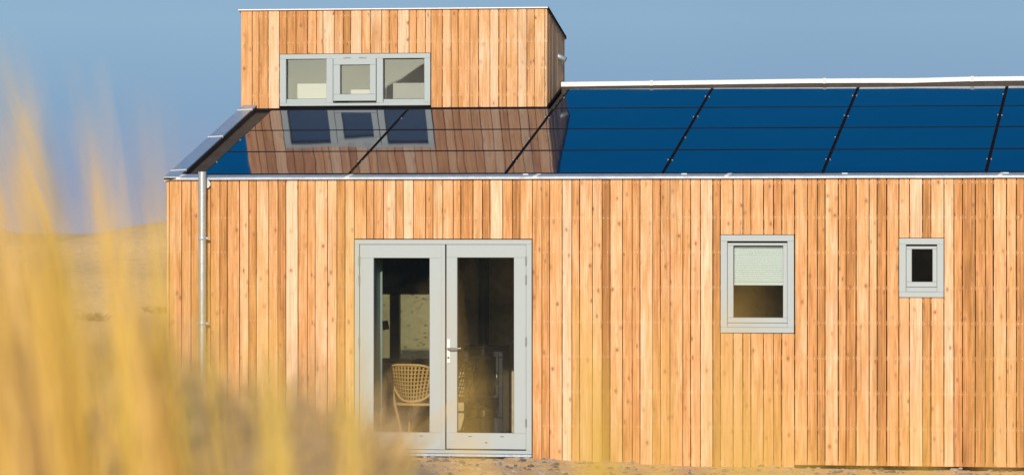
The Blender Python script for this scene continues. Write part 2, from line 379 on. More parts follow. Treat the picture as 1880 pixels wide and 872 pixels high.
# ---- board layout of the facade, read from the photograph: right edges and paleness
edges = [305.1, 310.6, 333.5, 350.5, 373, 386.7, 403.4, 417.3, 439.9, 456.6, 470.5, 493.1, 510.3, 524.7, 547, 564.4, 578.5, 601.1, 618.4, 633.3, 650.3, 672.6, 686.4, 704, 726.8, 740.6, 758.7, 781.2, 795, 812.8, 831.9, 846, 868.3, 885.6, 899.8, 922.7, 940.6, 954.8, 977.4, 994.7, 1009, 1032.1, 1049.8, 1064.1, 1087.4, 1105.3, 1119.9, 1142.9, 1160.6, 1175, 1198.1, 1212.4, 1230.3, 1253.5, 1267.9, 1285.9, 1308.5, 1322.7, 1346, 1364, 1378.5, 1401.8, 1420.2, 1435.1, 1458.8, 1482.2, 1500.5, 1514.9, 1538.8, 1553.2, 1571.6, 1595.7, 1610.1, 1628, 1650.3, 1669.7, 1693.9, 1708.9, 1733, 1751.3, 1766.9, 1790.6, 1808.9, 1823.8, 1847.6, 1865.9, 1880.6]
tones = [.7, .5, .5, .45, .35, .45, .3, .45, .75, .3, .7, .5, .2, .95, .5, .5, .75, .75, .25, .7, .5, .45, .45, .75, .4, .9, .55, .4, .65, .6, .5, .3, .6, .25, 1, .4, .1, .55, .5, .35, .6, .9, .45, .65, .65, .05, .65, .45, .4, .75, .4, .55, .55, .5, .65, .8, .2, .6, .6, .45, .6, .5, .35, .55, .6, .4, .35, .7, .45, .25, .55, .6, .2, .5, .6, .85, .3, .65, .8, .35, .2, .3, .35, .6, .55, .25]
bx = [UX(e) for e in edges]; bt = list(tones)
while bx[-1] < XR - .08:
    bx.append(bx[-1] + random.choice((.125, .081, .099))); bt.append(random.random())
bx[-1] = XR
def board(mb, tf, s0, s1, z0, z1a, z1b, tone, gap=.006, th=.021, sgap=None):
    """one vertical plank in local coords (s along wall, n outward negative = front)"""
    g0 = gap * random.uniform(.35, .65); g1 = gap * random.uniform(.35, .65)
    a, b = s0 + g0, s1 - g1; fr = random.uniform(-.0015, .0015); tl = random.uniform(-.0015, .0015); e = .0025
    rnd = random.random()
    cs = [(a, th, 0), (a, fr + e, 0), (a + e, fr, 0.02), (b - e, fr + tl, .98), (b, fr + tl + e, 1), (b, th, 1)]
    V = []; C = []
    for zz in (0, 1):
        for (s, n, ac) in cs:
            zt = z0 if zz == 0 else z1a + (z1b - z1a) * (s - s0) / max(1e-6, s1 - s0)
            V.append(tf(s, n, zt)); C.append((tone, rnd, ac))
    F = [(i, (i + 1) % 6, (i + 1) % 6 + 6, i + 6) for i in range(6)] + [tuple(range(6))[::-1], tuple(range(6, 12))]
    mb.add(V, F, C)
def screws(mb, tf, s0, s1, z):
    wd = s1 - s0
    for f in (.27, .73):
        if random.random() < .35: continue
        s = s0 + wd * f + random.uniform(-.004, .004); zz = z + random.uniform(-.004, .004); r = .0036
        V = [tf(s + r * math.cos(k * math.pi / 3), -.0045, zz + r * math.sin(k * math.pi / 3)) for k in range(6)]
        mb.add(V, [tuple(range(6))], mi=1)
# openings in the facade (x0,x1,z0,z1)
OP = dict(door=(UX(650.3), UX(977.4), -.15, UZ(815, 438.3)),
          win=(UX(1322.7), UX(1458.8), UZ(1390, 612), UZ(1390, 430.5)),
          small=(UX(1650.3), UX(1733), UZ(1690, 546.8), UZ(1690, 436.5)))
tfF = lambda s, n, z: (s, n, z)
SCZ = [UZ(560, 400 + 62.8 * k) for k in range(-1, 8)]
cl = MB()
for i in range(len(bx) - 1):
    s0, s1 = bx[i], bx[i + 1]; mid = (s0 + s1) / 2
    zt0, zt1 = ze(s0) - .012, ze(s1) - .012
    zbot = -.17 if s0 < UX(1440) else -.083
    segs = [(zbot, None)]
    for (a, b, c, d) in OP.values():
        if a < mid < b:
            segs = [(d, None)] + ([(zbot, c)] if c > 0 else [])
    for (zb, zt) in segs:
        t = bt[i] + random.uniform(-.04, .04)
        board(cl, tfF, s0, s1, zb, zt if zt else zt0, zt if zt else zt1, t, gap=random.uniform(.0055, .0085) + (.002 if s0 > UX(1300) else 0))
        for zz in SCZ:
            if zb + .03 < zz < (zt or zt0) - .02: screws(cl, tfF, s0, s1, zz)
P(cl, 'front_cladding', [M['wood'], M['screw']])
# battens and membrane behind (split round the openings)
bt_ = MB(); mem = MB()
xcuts = [XL + .01] + sorted(v for o in OP.values() for v in o[:2]) + [XR - .01]
for i in range(len(xcuts) - 1):
    a, b = xcuts[i], xcuts[i + 1]; mid = (a + b) / 2; op = next((o for o in OP.values() if o[0] < mid < o[1]), None)
    spans = [(-.17, ze(a) - .03)] if not op else [(op[3], ze(a) - .03)] + ([(-.17, op[2])] if op[2] > 0 else [])
    for (z0, z1) in spans:
        mem.box(a, b, .045, .05, z0, z1)
        for zz in SCZ + ([op[3] + .03, op[2] - .03] if op else []):
            if z0 < zz - .022 and zz + .022 < z1: bt_.box(a, b, .032, .0445, zz - .022, zz + .022)
P(mem, 'membrane', M['dark'])
bt_.c = [(.1, .3, .5)] * len(bt_.v); P(bt_, 'battens', M['wood'])
# structural front wall with real openings, plastered inside
fw = MB()
for i in range(len(xcuts) - 1):
    a, b = xcuts[i], xcuts[i + 1]; mid = (a + b) / 2; op = next((o for o in OP.values() if o[0] < mid < o[1]), None)
    spans = [(-.17, ze(a) - .08)] if not op else [(op[3], ze(a) - .08)] + ([(-.17, op[2])] if op[2] > 0 else [])
    for (z0, z1) in spans: fw.box(a, b, .052, .26, z0, z1)
P(fw, 'front_wall', M['plaster'])

# gable and back walls
def gable(x, sgn, name):
    mb = MB(); y = .0; tot = YB
    tf = (lambda s, n, z: (x - n * -1 if sgn < 0 else x - n, s, z)) if sgn > 0 else (lambda s, n, z: (x + n, s, z))
    while y < tot - .01:
        y1 = min(tot, y + random.choice((.125, .081, .099)))
        def top(q): return (zroof(x, q) if q < YRG else zroof(x, YRG) - (q - YRG) * TANP) - .05
        board(mb, tf, y, y1, -.17, top(y), top(y1), random.random()); y = y1
    # solid wall behind
    xi0, xi1 = (x + .03, x + .24) if sgn < 0 else (x - .24, x - .03)
    zt = lambda q: (zroof(x, q) if q < YRG else zroof(x, YRG) - (q - YRG) * TANP) - .1
    V = [(xx, q, zz) for xx in (xi0, xi1) for (q, zz) in ((.03, -.17), (YB - .03, -.17), (YB - .03, zt(YB)), (YRG, zt(YRG)), (.03, zt(.03)))]
    mb.add(V, [(0, 1, 2, 3, 4), (9, 8, 7, 6, 5)] + [(i, (i + 1) % 5, (i + 1) % 5 + 5, i + 5) for i in range(5)], mi=1)
    P(mb, name, [M['wood'], M['plaster']])
gable(XL + .0, -1, 'gable_wall'); gable(XR, 1, 'gable_wall')
# back wall with its black window (seen through the door)
YBW = YB - .25
bwx0, bwx1, bwz0, bwz1 = UX(640, YBW), UX(812, YBW), UZ(740, 668, YBW), UZ(740, 527, YBW)
bw = MB()
zb = zroof(XL, YRG) - (YB - YRG) * TANP
for (a, b, c, d) in ((XL + .25, bwx0, -.17, zb - .1), (bwx1, XR - .25, -.17, zb - .1), (bwx0, bwx1, -.17, bwz0), (bwx0, bwx1, bwz1, zb - .1)):
    bw.box(a, b, YBW, YB - .03, c, d)
P(bw, 'back_wall', M['ceil'])
bc = MB(); x = XL
while x < XR - .01:
    x1 = min(XR, x + random.choice((.125, .081, .099)))
    for (z0, z1) in ([(-.17, zb - .06)] if not (x1 > bwx0 and x < bwx1) else [(-.17, bwz0), (bwz1, zb - .06)]):
        board(bc, lambda s, n, z: (s, YB - n, z), x, x1, z0, z1, z1, random.random())
    x = x1
P(bc, 'back_cladding', M['wood'])
wb = MB()
wb.frame(bwx0, bwx1, bwz0, bwz1, .085, YBW - .03, YBW + .08, bev=.004, wt=.09, wb=.07)
mx0, mx1 = UX(715.2, YBW - .04), UX(731.8, YBW - .04)
wb.box(mx0, mx1, YBW - .035, YBW + .08, bwz0 + .07, bwz1 - .09, bev=.004)
kwin = P(wb, 'back_window', M['blackwin'])
gg = MB(); gg.box(bwx0 + .08, mx0 + .005, YBW + .03, YBW + .036, bwz0 + .06, bwz1 - .08); P(gg, 'pane', M['glassb'], kwin)
gg = MB(); gg.box(mx1 - .005, bwx1 - .08, YBW + .03, YBW + .036, bwz0 + .06, bwz1 - .08); P(gg, 'pane', M['glassb'], kwin)

# floor, ceiling, partition
fl = MB(); fl.box(XL + .24, XR - .24, .055, YBW, -.1, .015); P(fl, 'floor', M['floor'])
XPT = UX(795, 3.2)                                            # left end of the partition
ce = MB()
YCE = YD + .95
ce.box(XL + .24, XR - .24, .262, YD - .06, ze(0) - .165, ze(0) - .15)
ce.box(XL + .24, XR - .24, YD - .06, YBW, ze(0) - .165, ze(0) - .15)
P(ce, 'ceiling', M['ceil'])
pt = MB(); pt.box(XPT, XR - .25, 3.2, 3.3, .016, ze(0) - .17); P(pt, 'partition_wall', M['plaster'])
dr = MB()  # added dark walled box that makes the small window's pane look black
sx0, sx1 = OP['small'][0] - .4, OP['small'][1] + .5
dr.box(sx0, sx0 + .05, .262, 2.2, .02, 2.7); dr.box(sx1, sx1 + .05, .262, 2.2, .02, 2.7); dr.box(sx0 + .05, sx1, 2.1, 2.2, .02, 2.7); dr.box(sx0 + .05, sx1, .262, 2.1, 2.62, 2.7); dr.box(sx0 + .05, sx1, .262, 2.1, .02, .06)
P(dr, 'dark_box_wall', M['darkroom'])

# ---- roof deck
rf = MB()
def roofquad(mb, x0, x1, y0, y1, off, th=.05, steps=1, mi=0):
    V = []
    for x in (x0, x1):
        for y in (y0, y1):
            zz = zroof(x, y) + off; V += [(x, y, zz), (x, y, zz - th)]
    mb.add(V, [(0, 4, 6, 2), (1, 3, 7, 5), (0, 1, 5, 4), (2, 6, 7, 3), (0, 2, 3, 1), (4, 5, 7, 6)], mi=mi)
roofquad(rf, XL + .12, XR - .12, .085, YRG, -.075)
V = []
for x in (XL + .0, XR):
    V += [(x, YRG, zroof(x, YRG) - .02), (x, YB + .05, zroof(x, YRG) - .02 - (YB + .05 - YRG) * TANP), (x, YB + .05, zroof(x, YRG) - .1 - (YB + .05 - YRG) * TANP), (x, YRG, zroof(x, YRG) - .1)]
rf.add(V, [(0, 1, 5, 4), (1, 2, 6, 5), (2, 3, 7, 6), (3, 0, 4, 7), (0, 3, 2, 1), (4, 5, 6, 7)])
P(rf, 'roof', M['deck'])
# eave coping: folded sheet, top tilted like the roof, drip lip in front
ec = MB(); n = 40; YI = .10
prof = [(YC, -.026), (YC, -.004), (YC + .004, .0), (YI, 'p'), (YI, -.085), (YI - .006, -.085), (YI - .006, -.012), (YC + .012, -.012), (YC + .012, -.026)]
x0, x1 = U(301, 327, YC).x, XR + .02
V = []
for i in range(n + 1):
    x = lerp(x0, x1, i / n); wob = .0025 * nz(x, 0, 1.3, 2)
    for (y, dz) in prof:
        V.append((x, y, ze(x) + wob + ((y - YC) * TANP if dz == 'p' else dz + (0 if y < YC + .013 and dz == -.026 else (y - YC) * TANP))))
k = len(prof)
ec.add(V, [(i * k + j, i * k + (j + 1) % k, (i + 1) * k + (j + 1) % k, (i + 1) * k + j) for i in range(n) for j in range(k)] + [tuple(range(k))[::-1], tuple(range(n * k, n * k + k))])
ecp = P(ec, 'eave_coping', M['zinc'])
def strap_eave(px):
    s_ = MB(); xa = UX(px)
    V = [(xx, y, zroof(xx, y) + dz) for xx in (xa - .022, xa + .022) for (y, dz) in ((YC - .002, .003), (YI - .01, .003), (YI - .01, -.002), (YC - .002, -.024))]
    s_.add([(v[0] + (v[1] * .25), v[1], v[2]) for v in V], [(0, 1, 5, 4), (0, 4, 7, 3), (3, 2, 1, 0), (4, 5, 6, 7), (1, 2, 6, 5), (2, 3, 7, 6)])
    P(s_, 'joint_strap', M['smear'], ecp)
for px in (640, 985, 1336, 1838, 330): strap_eave(px)
# white clips at the foot of the modules
for px in (965, 1256, 1551, 1847):
    s_ = MB(); p = U(px, 317, YP0 - .012)
    s_.box(p.x - .028, p.x + .028, YP0 - .016, YP0 - .004, zroof(p.x, YP0) - .012, zroof(p.x, YP0) + .006); P(s_, 'end_clip', M['smear'], ecp)
# verge copings
def verge(x0, x1, name, y1):
    m_ = MB(); ya = YC + .0
    for (a, b, o1, o2) in ((x0, x1, .006, -.010), (min(x0, x1, key=lambda q: abs(q - (XL + XR) / 2)), 0, 0, 0),):
        if b == 0 and o1 == 0:
            a_ = a - .006 if a > (XL + XR) / 2 else a - .006
            V = [(xx, y, zroof(xx, y) + o) for xx in (a_, a_ + .006) for y in (ya + .15, y1) for o in (-.0105, -.078)]
            m_.add(V, [(0, 1, 3, 2), (4, 6, 7, 5), (0, 4, 5, 1), (2, 3, 7, 6), (0, 2, 6, 4), (1, 5, 7, 3)], mi=1)
        else:
            nn = 14
            V = []
            for i in range(nn + 1):
                y = lerp(ya, y1, i / nn); wb_ = .002 * nz(y, 1, 1.7, 2)
                V += [(min(a, b), y, zroof(a, y) + o1 + wb_), (max(a, b), y, zroof(a, y) + o1 + wb_), (max(a, b), y, zroof(a, y) + o2), (min(a, b), y, zroof(a, y) + o2 - .03)]
            m_.add(V, [(4 * i + j, 4 * i + (j + 1) % 4, 4 * i + 4 + (j + 1) % 4, 4 * i + 4 + j) for i in range(nn) for j in range(4)] + [(0, 1, 2, 3), tuple(range(4 * nn, 4 * nn + 4))])
    return P(m_, name, [M['zincroof'], M['deck']])
vc = verge(U(301, 327, YC).x, UX(329, 0), 'verge_coping', YD + .0)
verge(XR + .02, XR - .14, 'verge_coping', YRG)
for fr in (.04, .52, .93):                                    # sealed joints across the verge coping
    y = lerp(.1, YD - .05, fr); s_ = MB(); a, b = U(301, 327, YC).x - .003, UX(329, 0) + .003
    V = [(xx, yy + (xx - a) * .25, zroof(xx, yy + (xx - a) * .25) + o) for xx in (a, b) for yy in (y, y + .022) for o in (.011, -.012)]
    s_.add(V, [(0, 1, 3, 2), (4, 6, 7, 5), (0, 4, 5, 1), (2, 3, 7, 6), (0, 2, 6, 4), (1, 5, 7, 3)]); P(s_, 'joint_strap', M['smear'], vc)
# ridge coping (slightly warped sheet pieces on a brown upstand)
rtop = [(1030, 151.2), (1200, 149.2), (1480, 145.3), (1616, 144.2), (1670, 144.3), (1780, 141.6), (1880, 140.6)]
rbot = [(1030, 159.6), (1200, 157), (1480, 153.2), (1616, 152.6), (1670, 152.8), (1780, 149.6), (1880, 148.4)]
pts = [(UX(a, YRG), UZ(a, b, YRG), UZ(c, d, YRG)) for (a, b), (c, d) in zip(rtop, rbot)]
sl_ = (pts[-1][1] - pts[0][1]) / (pts[-1][0] - pts[0][0]); pts.append((XR + .02, pts[-1][1] + sl_ * 3.3, pts[-1][2] + sl_ * 3.3))
ZRG = pts[0][1]
XDL, XDR = UX(442, YD), UX(1004.6, YD)
YDB = YD + (33 / (2238 - 1005)) / (1 - 33 / (2238 - 1005)) * (D + YD)   # back of the dormer
print('dormer back', YDB, 'XD', XDL, XDR)
rc = MB(); V = []
for (x, a, b) in pts: V += [(x, YRG, b), (x, YRG - .004, a), (x, YRG + .14, a + .01), (x, YRG + .14, b)]
rc.add(V, [(4 * i + j, 4 * i + (j + 1) % 4, 4 * i + 4 + (j + 1) % 4, 4 * i + 4 + j) for i in range(len(pts) - 1) for j in range(4)] + [(0, 1, 2, 3), tuple(range(4 * len(pts) - 4, 4 * len(pts)))])
rcp = P(rc, 'ridge_coping', M['alu'])
up = MB(); V = []
for (x, a, b) in pts: V += [(x, YRG + .01, b + .004), (x, YRG + .01, zroof(x, YRG) - .09), (x, YRG + .13, zroof(x, YRG) - .09), (x, YRG + .13, b + .004)]
up.add(V, [(4 * i + j, 4 * i + (j + 1) % 4, 4 * i + 4 + (j + 1) % 4, 4 * i + 4 + j) for i in range(len(pts) - 1) for j in range(4)] + [(0, 1, 2, 3), tuple(range(4 * len(pts) - 4, 4 * len(pts)))])
P(up, 'ridge_upstand', M['deck'])
for px in (1196, 1514, 1785):
    s_ = MB(); x = UX(px, YRG); zt = pw([(p[0], p[1]) for p in pts], x); zb_ = pw([(p[0], p[2]) for p in pts], x)
    s_.box(x - .02, x + .02, YRG - .008, YRG + .12, zb_ - .004, zt + .008); P(s_, 'joint_strap', M['smear'], rcp)
# little ridge part hidden behind the dormer
lz = MB(); lz.box(XL, XDL + .1, YRG, YRG + .14, ZRG - .12, ZRG - .07); P(lz, 'ridge_cap', M['deck'])

# ---- solar modules
JX = [UX(370.5, YP0), UX(640.8, YP0), UX(928, YP0), UX(1217, YP0), UX(1510.5, YP0), UX(1810.3, YP0)]
st = JX[-1] - JX[-2]
while JX[-1] + st < XR - .2: JX.append(JX[-1] + st)
print('module widths', [round(b - a, 3) for a, b in zip(JX, JX[1:])])
base_panel = None
ang = math.atan(TANP)
for r_ in range(4):
    for c_ in range(len(JX) - 1):
        if r_ == 3 and c_ < 2: continue
        y0 = YP0 + ROW * r_ + .017; y1 = YP0 + ROW * (r_ + 1) - .017
        x0, x1 = JX[c_] + .010, JX[c_ + 1] - .010
        mb = MB(); tl = random.uniform(-.0012, .0012); tx = random.uniform(-.001, .001)
        zf = lambda x, y: zroof(x, y) + POFF + (tl if y > (y0 + y1) / 2 else -tl) + (tx if x > (x0 + x1) / 2 else -tx)
        b = .008
        V = [(x, y, zf(x, y)) for (x, y) in ((x0 + b, y0 + b), (x1 - b, y0 + b), (x1 - b, y1 - b), (x0 + b, y1 - b))]
        V += [(x, y, zf(x, y)) for (x, y) in ((x0, y0), (x1, y0), (x1, y1), (x0, y1))]
        V += [(x, y, zf(x, y) - .035) for (x, y) in ((x0, y0), (x1, y0), (x1, y1), (x0, y1))]
        mb.add(V, [(0, 1, 2, 3)], mi=0)
        mb.add(V, [(4, 5, 1, 0), (5, 6, 2, 1), (6, 7, 3, 2), (7, 4, 0, 3), (4, 8, 9, 5), (5, 9, 10, 6), (6, 10, 11, 7), (7, 11, 8, 4), (8, 11, 10, 9)], mi=1)
        pa = P(mb, 'solar_panel', [M['panel'], M['pframe']])
        for (xc, sd) in ((x0, 1), (x1, -1)):
            if random.random() < .8:
                s_ = MB(); yy = lerp(y0, y1, .55 + random.uniform(-.02, .02)); xx = xc + sd * .012
                zz = zroof(xx, yy) + POFF + .0015
                s_.box(xx - .006, xx + .006, yy - .009, yy + .009, zz, zz + .004); P(s_, 'clamp', M['smear'], pa)
for r_ in range(0, 4):                                          # cross rails under the row joints
    yy = YP0 + ROW * r_; xa, xb = JX[0 if r_ < 3 else 2] + .01, JX[-1] - .01
    V = [(xx, y_, zroof(xx, y_) + o) for xx in (xa, xb) for y_ in (yy - .016, yy + .016) for o in (-.002, -.05)]
    if r_ == 0: V = [(v[0], v[1] - .0 if v[1] > yy else YP0 + .001, v[2]) for v in V]
    mb = MB(); mb.add(V, [(0, 1, 3, 2), (4, 6, 7, 5), (0, 4, 5, 1), (2, 3, 7, 6), (0, 2, 6, 4), (1, 5, 7, 3)]); P(mb, 'cross_rail', M['pframe'])
for c_ in range(1, len(JX) - 1):                               # mounting rails and bolts between the columns
    mb = MB(); yt = YP0 + ROW * (4 if c_ >= 2 else 3)
    V = [(xx, yy, zroof(xx, yy) + o) for xx in (JX[c_] - .007, JX[c_] + .007) for yy in (YP0, yt) for o in (.004, -.05)]
    Fb = [(0, 1, 3, 2), (4, 6, 7, 5), (0, 4, 5, 1), (2, 3, 7, 6), (0, 2, 6, 4), (1, 5, 7, 3)]
    mb.add(V, Fb)
    for q in range(16 if c_ >= 2 else 12):
        yy = YP0 + ROW * (q + .5) / 4; V = [(xx, y_, zroof(xx, y_) + o) for xx in (JX[c_] - .012, JX[c_] + .012) for y_ in (yy, yy + .03) for o in (.018, .0125)]
        mb.add(V, Fb)
    P(mb, 'mounting_rail', M['pframe'])

# ---- dormer
zdL, zdR = UZ(442, 17.6, YD - .03), UZ(1004, 13.0, YD - .03)
def zd(x): return lerp(zdL, zdR, (x - XDL) / (XDR - XDL)) - .022
ZDBK = UZ(1038, 66, YDB)
sl_d = (ZDBK - UZ(1004, 13, YD)) / (YDB - YD)
dedges = [442, 462.9, 475.5, 492.4, 512.9, 526.8, 543.2, 564.4, 580.8, 593, 613.6, 630, 643.6, 664, 680, 700.6, 714.3, 730.2, 751, 764.5, 780.9, 790.9, 812, 828, 841.3, 862.8, 878.4, 899.4, 915.5, 929.4, 950.6, 967.3, 981, 1000.3, 1004.6]
dtones = [.55, .5, .4, .85, .3, .4, .35, .55, .6, .9, .55, .1, .8, .5, .7, .65, .45, .9, .5, .6, .8, .35, .7, .4, .5, .5, .7, .85, .45, .6, .85, .5, .65, .8]
DW = (UX(513.4, YD), UX(790.9, YD), UZ(650, 195.5, YD), UZ(650, 98.5, YD))
zdb = UZ(720, 195.0, YD)
dc = MB(); tfD = lambda s, n, z: (s, YD + n, z)
for i in range(len(dedges) - 1):
    s0, s1 = UX(dedges[i], YD), UX(dedges[i + 1], YD); mid = (s0 + s1) / 2
    z0 = DW[3] if DW[0] < mid < DW[1] else zroof(mid, YD) - .055 - (.004 * random.random())
    board(dc, tfD, s0, s1, z0, zd(s0), zd(s1), dtones[i], gap=.0065)
    for q in range(7):
        zz = zd(s0) - .06 - q * .3
        if zz > z0 + .02: screws(dc, tfD, s0, s1, zz)
# right flank
y = YD + .022; yend = YDB
while y < yend - .001:
    y1 = min(yend, y + random.choice((.125, .099, .14)));
    if yend - y1 < .06: y1 = yend
    board(dc, lambda s, n, z: (XDR - n, s, z), y, y1, zroof(XDR, min(y, YRG)) - .06, zd(XDR) + (y - YD) * sl_d, zd(XDR) + (y1 - YD) * sl_d, .35 + .5 * random.random(), gap=.011)
    y = y1
y = YD + .022
while y < yend - .001:
    y1 = min(yend, y + random.choice((.125, .099, .14)))
    board(dc, lambda s, n, z: (XDL + n, s, z), y, y1, zroof(XDL, min(y, YRG)) - .3, zd(XDL) + (y - YD) * sl_d, zd(XDL) + (y1 - YD) * sl_d, random.random(), gap=.008)
    y = y1
x = XDL
while x < XDR - .001:
    x1 = min(XDR, x + random.choice((.125, .099, .14)))
    board(dc, lambda s, n, z: (s, YDB - n + .02, z), x, x1, ZRG - .6, ZDBK - .03, ZDBK - .03, random.random(), gap=.006); x = x1
P(dc, 'dormer_cladding', [M['wood'], M['screw']])
db = MB()                                                       # dark battened body behind the boards, open at the window
tfd = None
db.box(XDL + .03, DW[0], YD + .03, YD + .06, zroof(XDL, YD) - .06, zdL - .05); db.box(DW[1], XDR - .03, YD + .03, YD + .06, zroof(XDL, YD) - .06, zdL - .05)
db.box(DW[0], DW[1], YD + .03, YD + .06, DW[3], zdL - .05)
db.box(XDR - .05, XDR - .03, YD + .06, YDB - .03, zroof(XDR, YD) - .06, ZDBK - .04); db.box(XDL + .03, XDL + .05, YD + .06, YDB - .03, zroof(XDR, YD) - .06, ZDBK - .04)
P(db, 'dormer_lining', M['dark'])
dbt = MB()
for q in range(4):
    zz = zdL - .08 - q * .3
    for (a, b) in ([(XDL + .02, XDR - .02)] if zz - .03 > DW[3] else [(XDL + .02, DW[0]), (DW[1], XDR - .02)]): dbt.box(a, b, YD + .0215, YD + .0295, zz - .022, zz + .022)
dbt.c = [(.5, .3, .5)] * len(dbt.v); P(dbt, 'dormer_battens', M['wood'])
# dormer roof sheet with metal edge
ds = MB(); V = []
for x in (XDL - .022, XDR + .012):
    e = .0
    V += [(x, YD - .03, zd(x) + .020), (x, YDB + .03, zd(x) + .022 + (YDB - YD + .06) * sl_d), (x, YDB + .03, zd(x) - .006 + (YDB - YD + .06) * sl_d), (x, YD - .03, zd(x) + .009)]
ds.add(V, [(0, 1, 5, 4), (1, 2, 6, 5), (2, 3, 7, 6), (3, 0, 4, 7), (0, 3, 2, 1), (4, 5, 6, 7)], mi=0)
P(ds, 'dormer_coping', [M['alu']])
dm = MB(); V = [(xx, yy, zd(XDR) + .0235 + (yy - YD) * sl_d + o) for xx in (XDR + .0125, XDR + .0165) for yy in (YD - .02, YDB + .032) for o in (.0, -.035)]
dm.add(V, [(0, 1, 3, 2), (4, 6, 7, 5), (0, 4, 5, 1), (2, 3, 7, 6), (0, 2, 6, 4), (1, 5, 7, 3)]); P(dm, 'dormer_edge_trim', M['pframe'])
fs = MB()                                                       # flashing at the dormer foot and flank
V = [(xx, yy, zroof(xx, yy) + o) for xx in (XDL + .0, XDR + .0) for yy in (YD - .05, YD + .004) for o in (-.035, -.074)]
fs.add(V, [(0, 1, 3, 2), (4, 6, 7, 5), (0, 4, 5, 1), (2, 3, 7, 6), (0, 2, 6, 4), (1, 5, 7, 3)])
V = [(xx, yy, zroof(xx, yy) + o) for xx in (XDR + .001, XDR + .022) for yy in (YD - .05, YRG) for o in (-.02, -.074)]
fs.add(V, [(0, 1, 3, 2), (4, 6, 7, 5), (0, 4, 5, 1), (2, 3, 7, 6), (0, 2, 6, 4), (1, 5, 7, 3)])
P(fs, 'dormer_flashing', M['pframe'])
# loft room inside the dormer
lf = MB(); yb = YD + .62; z0, z1 = DW[2] - .06, DW[3] + .05
lf.box(DW[0] - .1, DW[1] + .25, yb, yb + .02, z0, z1 + .2); lf.box(DW[0] - .12, DW[0] - .1, YD + .062, yb, z0, z1 + .2); lf.box(DW[1] + .25, DW[1] + .27, YD + .062, yb, z0, z1 + .2)
lf.box(DW[0] - .1, DW[1] + .25, YD + .062, yb, z0 - .02, z0); lf.box(DW[0] - .1, DW[1] + .25, YD + .062, yb, z1 + .2, z1 + .22)
P(lf, 'loft_wall', M['white'])
# overflow spout through the flank
sp = MB(); yy = YDB - .42; pz = UZ(1030, 110, YDB - .3)
p0 = Vector((XDR - .03, yy, pz + .045)); p1 = Vector((XDR + .085, yy, pz - .01)); 
n_ = 16; ax = (p1 - p0).normalized(); a_ = ax.cross(Vector((0, 1, 0))).normalized(); b_ = ax.cross(a_)
V = []
for (p, r) in ((p0, .032), (p1, .032), (p1 + ax * .0, .028), (p0 + ax * .02, .028)):
    V += [p + (a_ * math.cos(2 * math.pi * k / n_) + b_ * math.sin(2 * math.pi * k / n_)) * r for k in range(n_)]
sp.add(V, [(i * n_ + k, i * n_ + (k + 1) % n_, (i + 1) * n_ + (k + 1) % n_, (i + 1) * n_ + k) for i in range(3) for k in range(n_)], smooth=True)
sp.build('overflow_spout', M['zincpipe'], house)

# ---- windows
def window(name, plane, fr, sash, glass, steps=True, dark=None, parent_label=None, sashframe=True):
    """fr, sash, glass: pixel rects (x0,x1,ytop,ybot) measured on the plane"""
    q = lambda r: (UX(r[0], plane), UX(r[1], plane), UZ((r[0] + r[1]) / 2, r[3], plane), UZ((r[0] + r[1]) / 2, r[2], plane))
    f = q(fr); s = q(sash); g_ = q(glass)
    mb = MB()
    mb.frame(f[0], f[1], f[2], f[3], 0, plane - .012, plane + .10, bev=.003, wl=s[0] - f[0], wr=f[1] - s[1], wt=f[3] - s[3], wb=.055)
    o = P(mb, name, M['frame'])
    mb = MB()
    zs0 = s[2]
    mb.frame(s[0] + .002, s[1] - .002, zs0, s[3] - .018, 0, plane - .004, plane + .06, bev=.004, wl=g_[0] - s[0], wr=s[1] - g_[1], wt=s[3] - g_[3] - .018, wb=g_[2] - zs0)
    P(mb, 'sash', M['frame'], o)
    mb = MB(); mb.box(s[0] + .001, s[1] - .001, plane + .003, plane + .06, f[2] + .055, zs0 - .003, bev=.003)
    mb.box(s[0] + .001, s[1] - .001, plane - .006, plane + .05, f[2] + .056, f[2] + .056 + (zs0 - f[2] - .055) * .42, bev=.003)
    P(mb, 'sill_profile', M['frame'], o)
    mb = MB(); mb.frame(s[0] - .004, s[1] + .004, zs0 - .004, s[3] + .004, .03, plane + .062, plane + .07, bev=0); P(mb, 'slot_shade', M['gasket'], o)  # dark ring added in place of the shadow in the sash gap
    mb = MB(); mb.box(g_[0] - .004, g_[1] + .004, plane + .022, plane + .026, g_[2] - .004, g_[3] + .004); P(mb, 'pane', dark or M['glass'], o)
    mb = MB(); mb.frame(g_[0], g_[1], g_[2], g_[3], .004, plane + .016, plane + .03, bev=0); P(mb, 'gasket', M['gasket'], o)
    return o, g_
w1, g1_ = window('window', 0, (1323.2, 1457.8, 431.5, 610.8), (1335.3, 1445.8, 442.8, 592.5), (1346.2, 1438, 451, 583))
w1['label'] = 'grey framed window with a mint pleated blind half down'
w2, g2_ = window('window', 0, (1650.8, 1732.6, 437.5, 545.8), (1663.4, 1720.5, 448.8, 527.0), (1673.5, 1712.5, 457.3, 517.5), dark=M['glassd'])
w2['label'] = 'small grey framed window with dark glass'
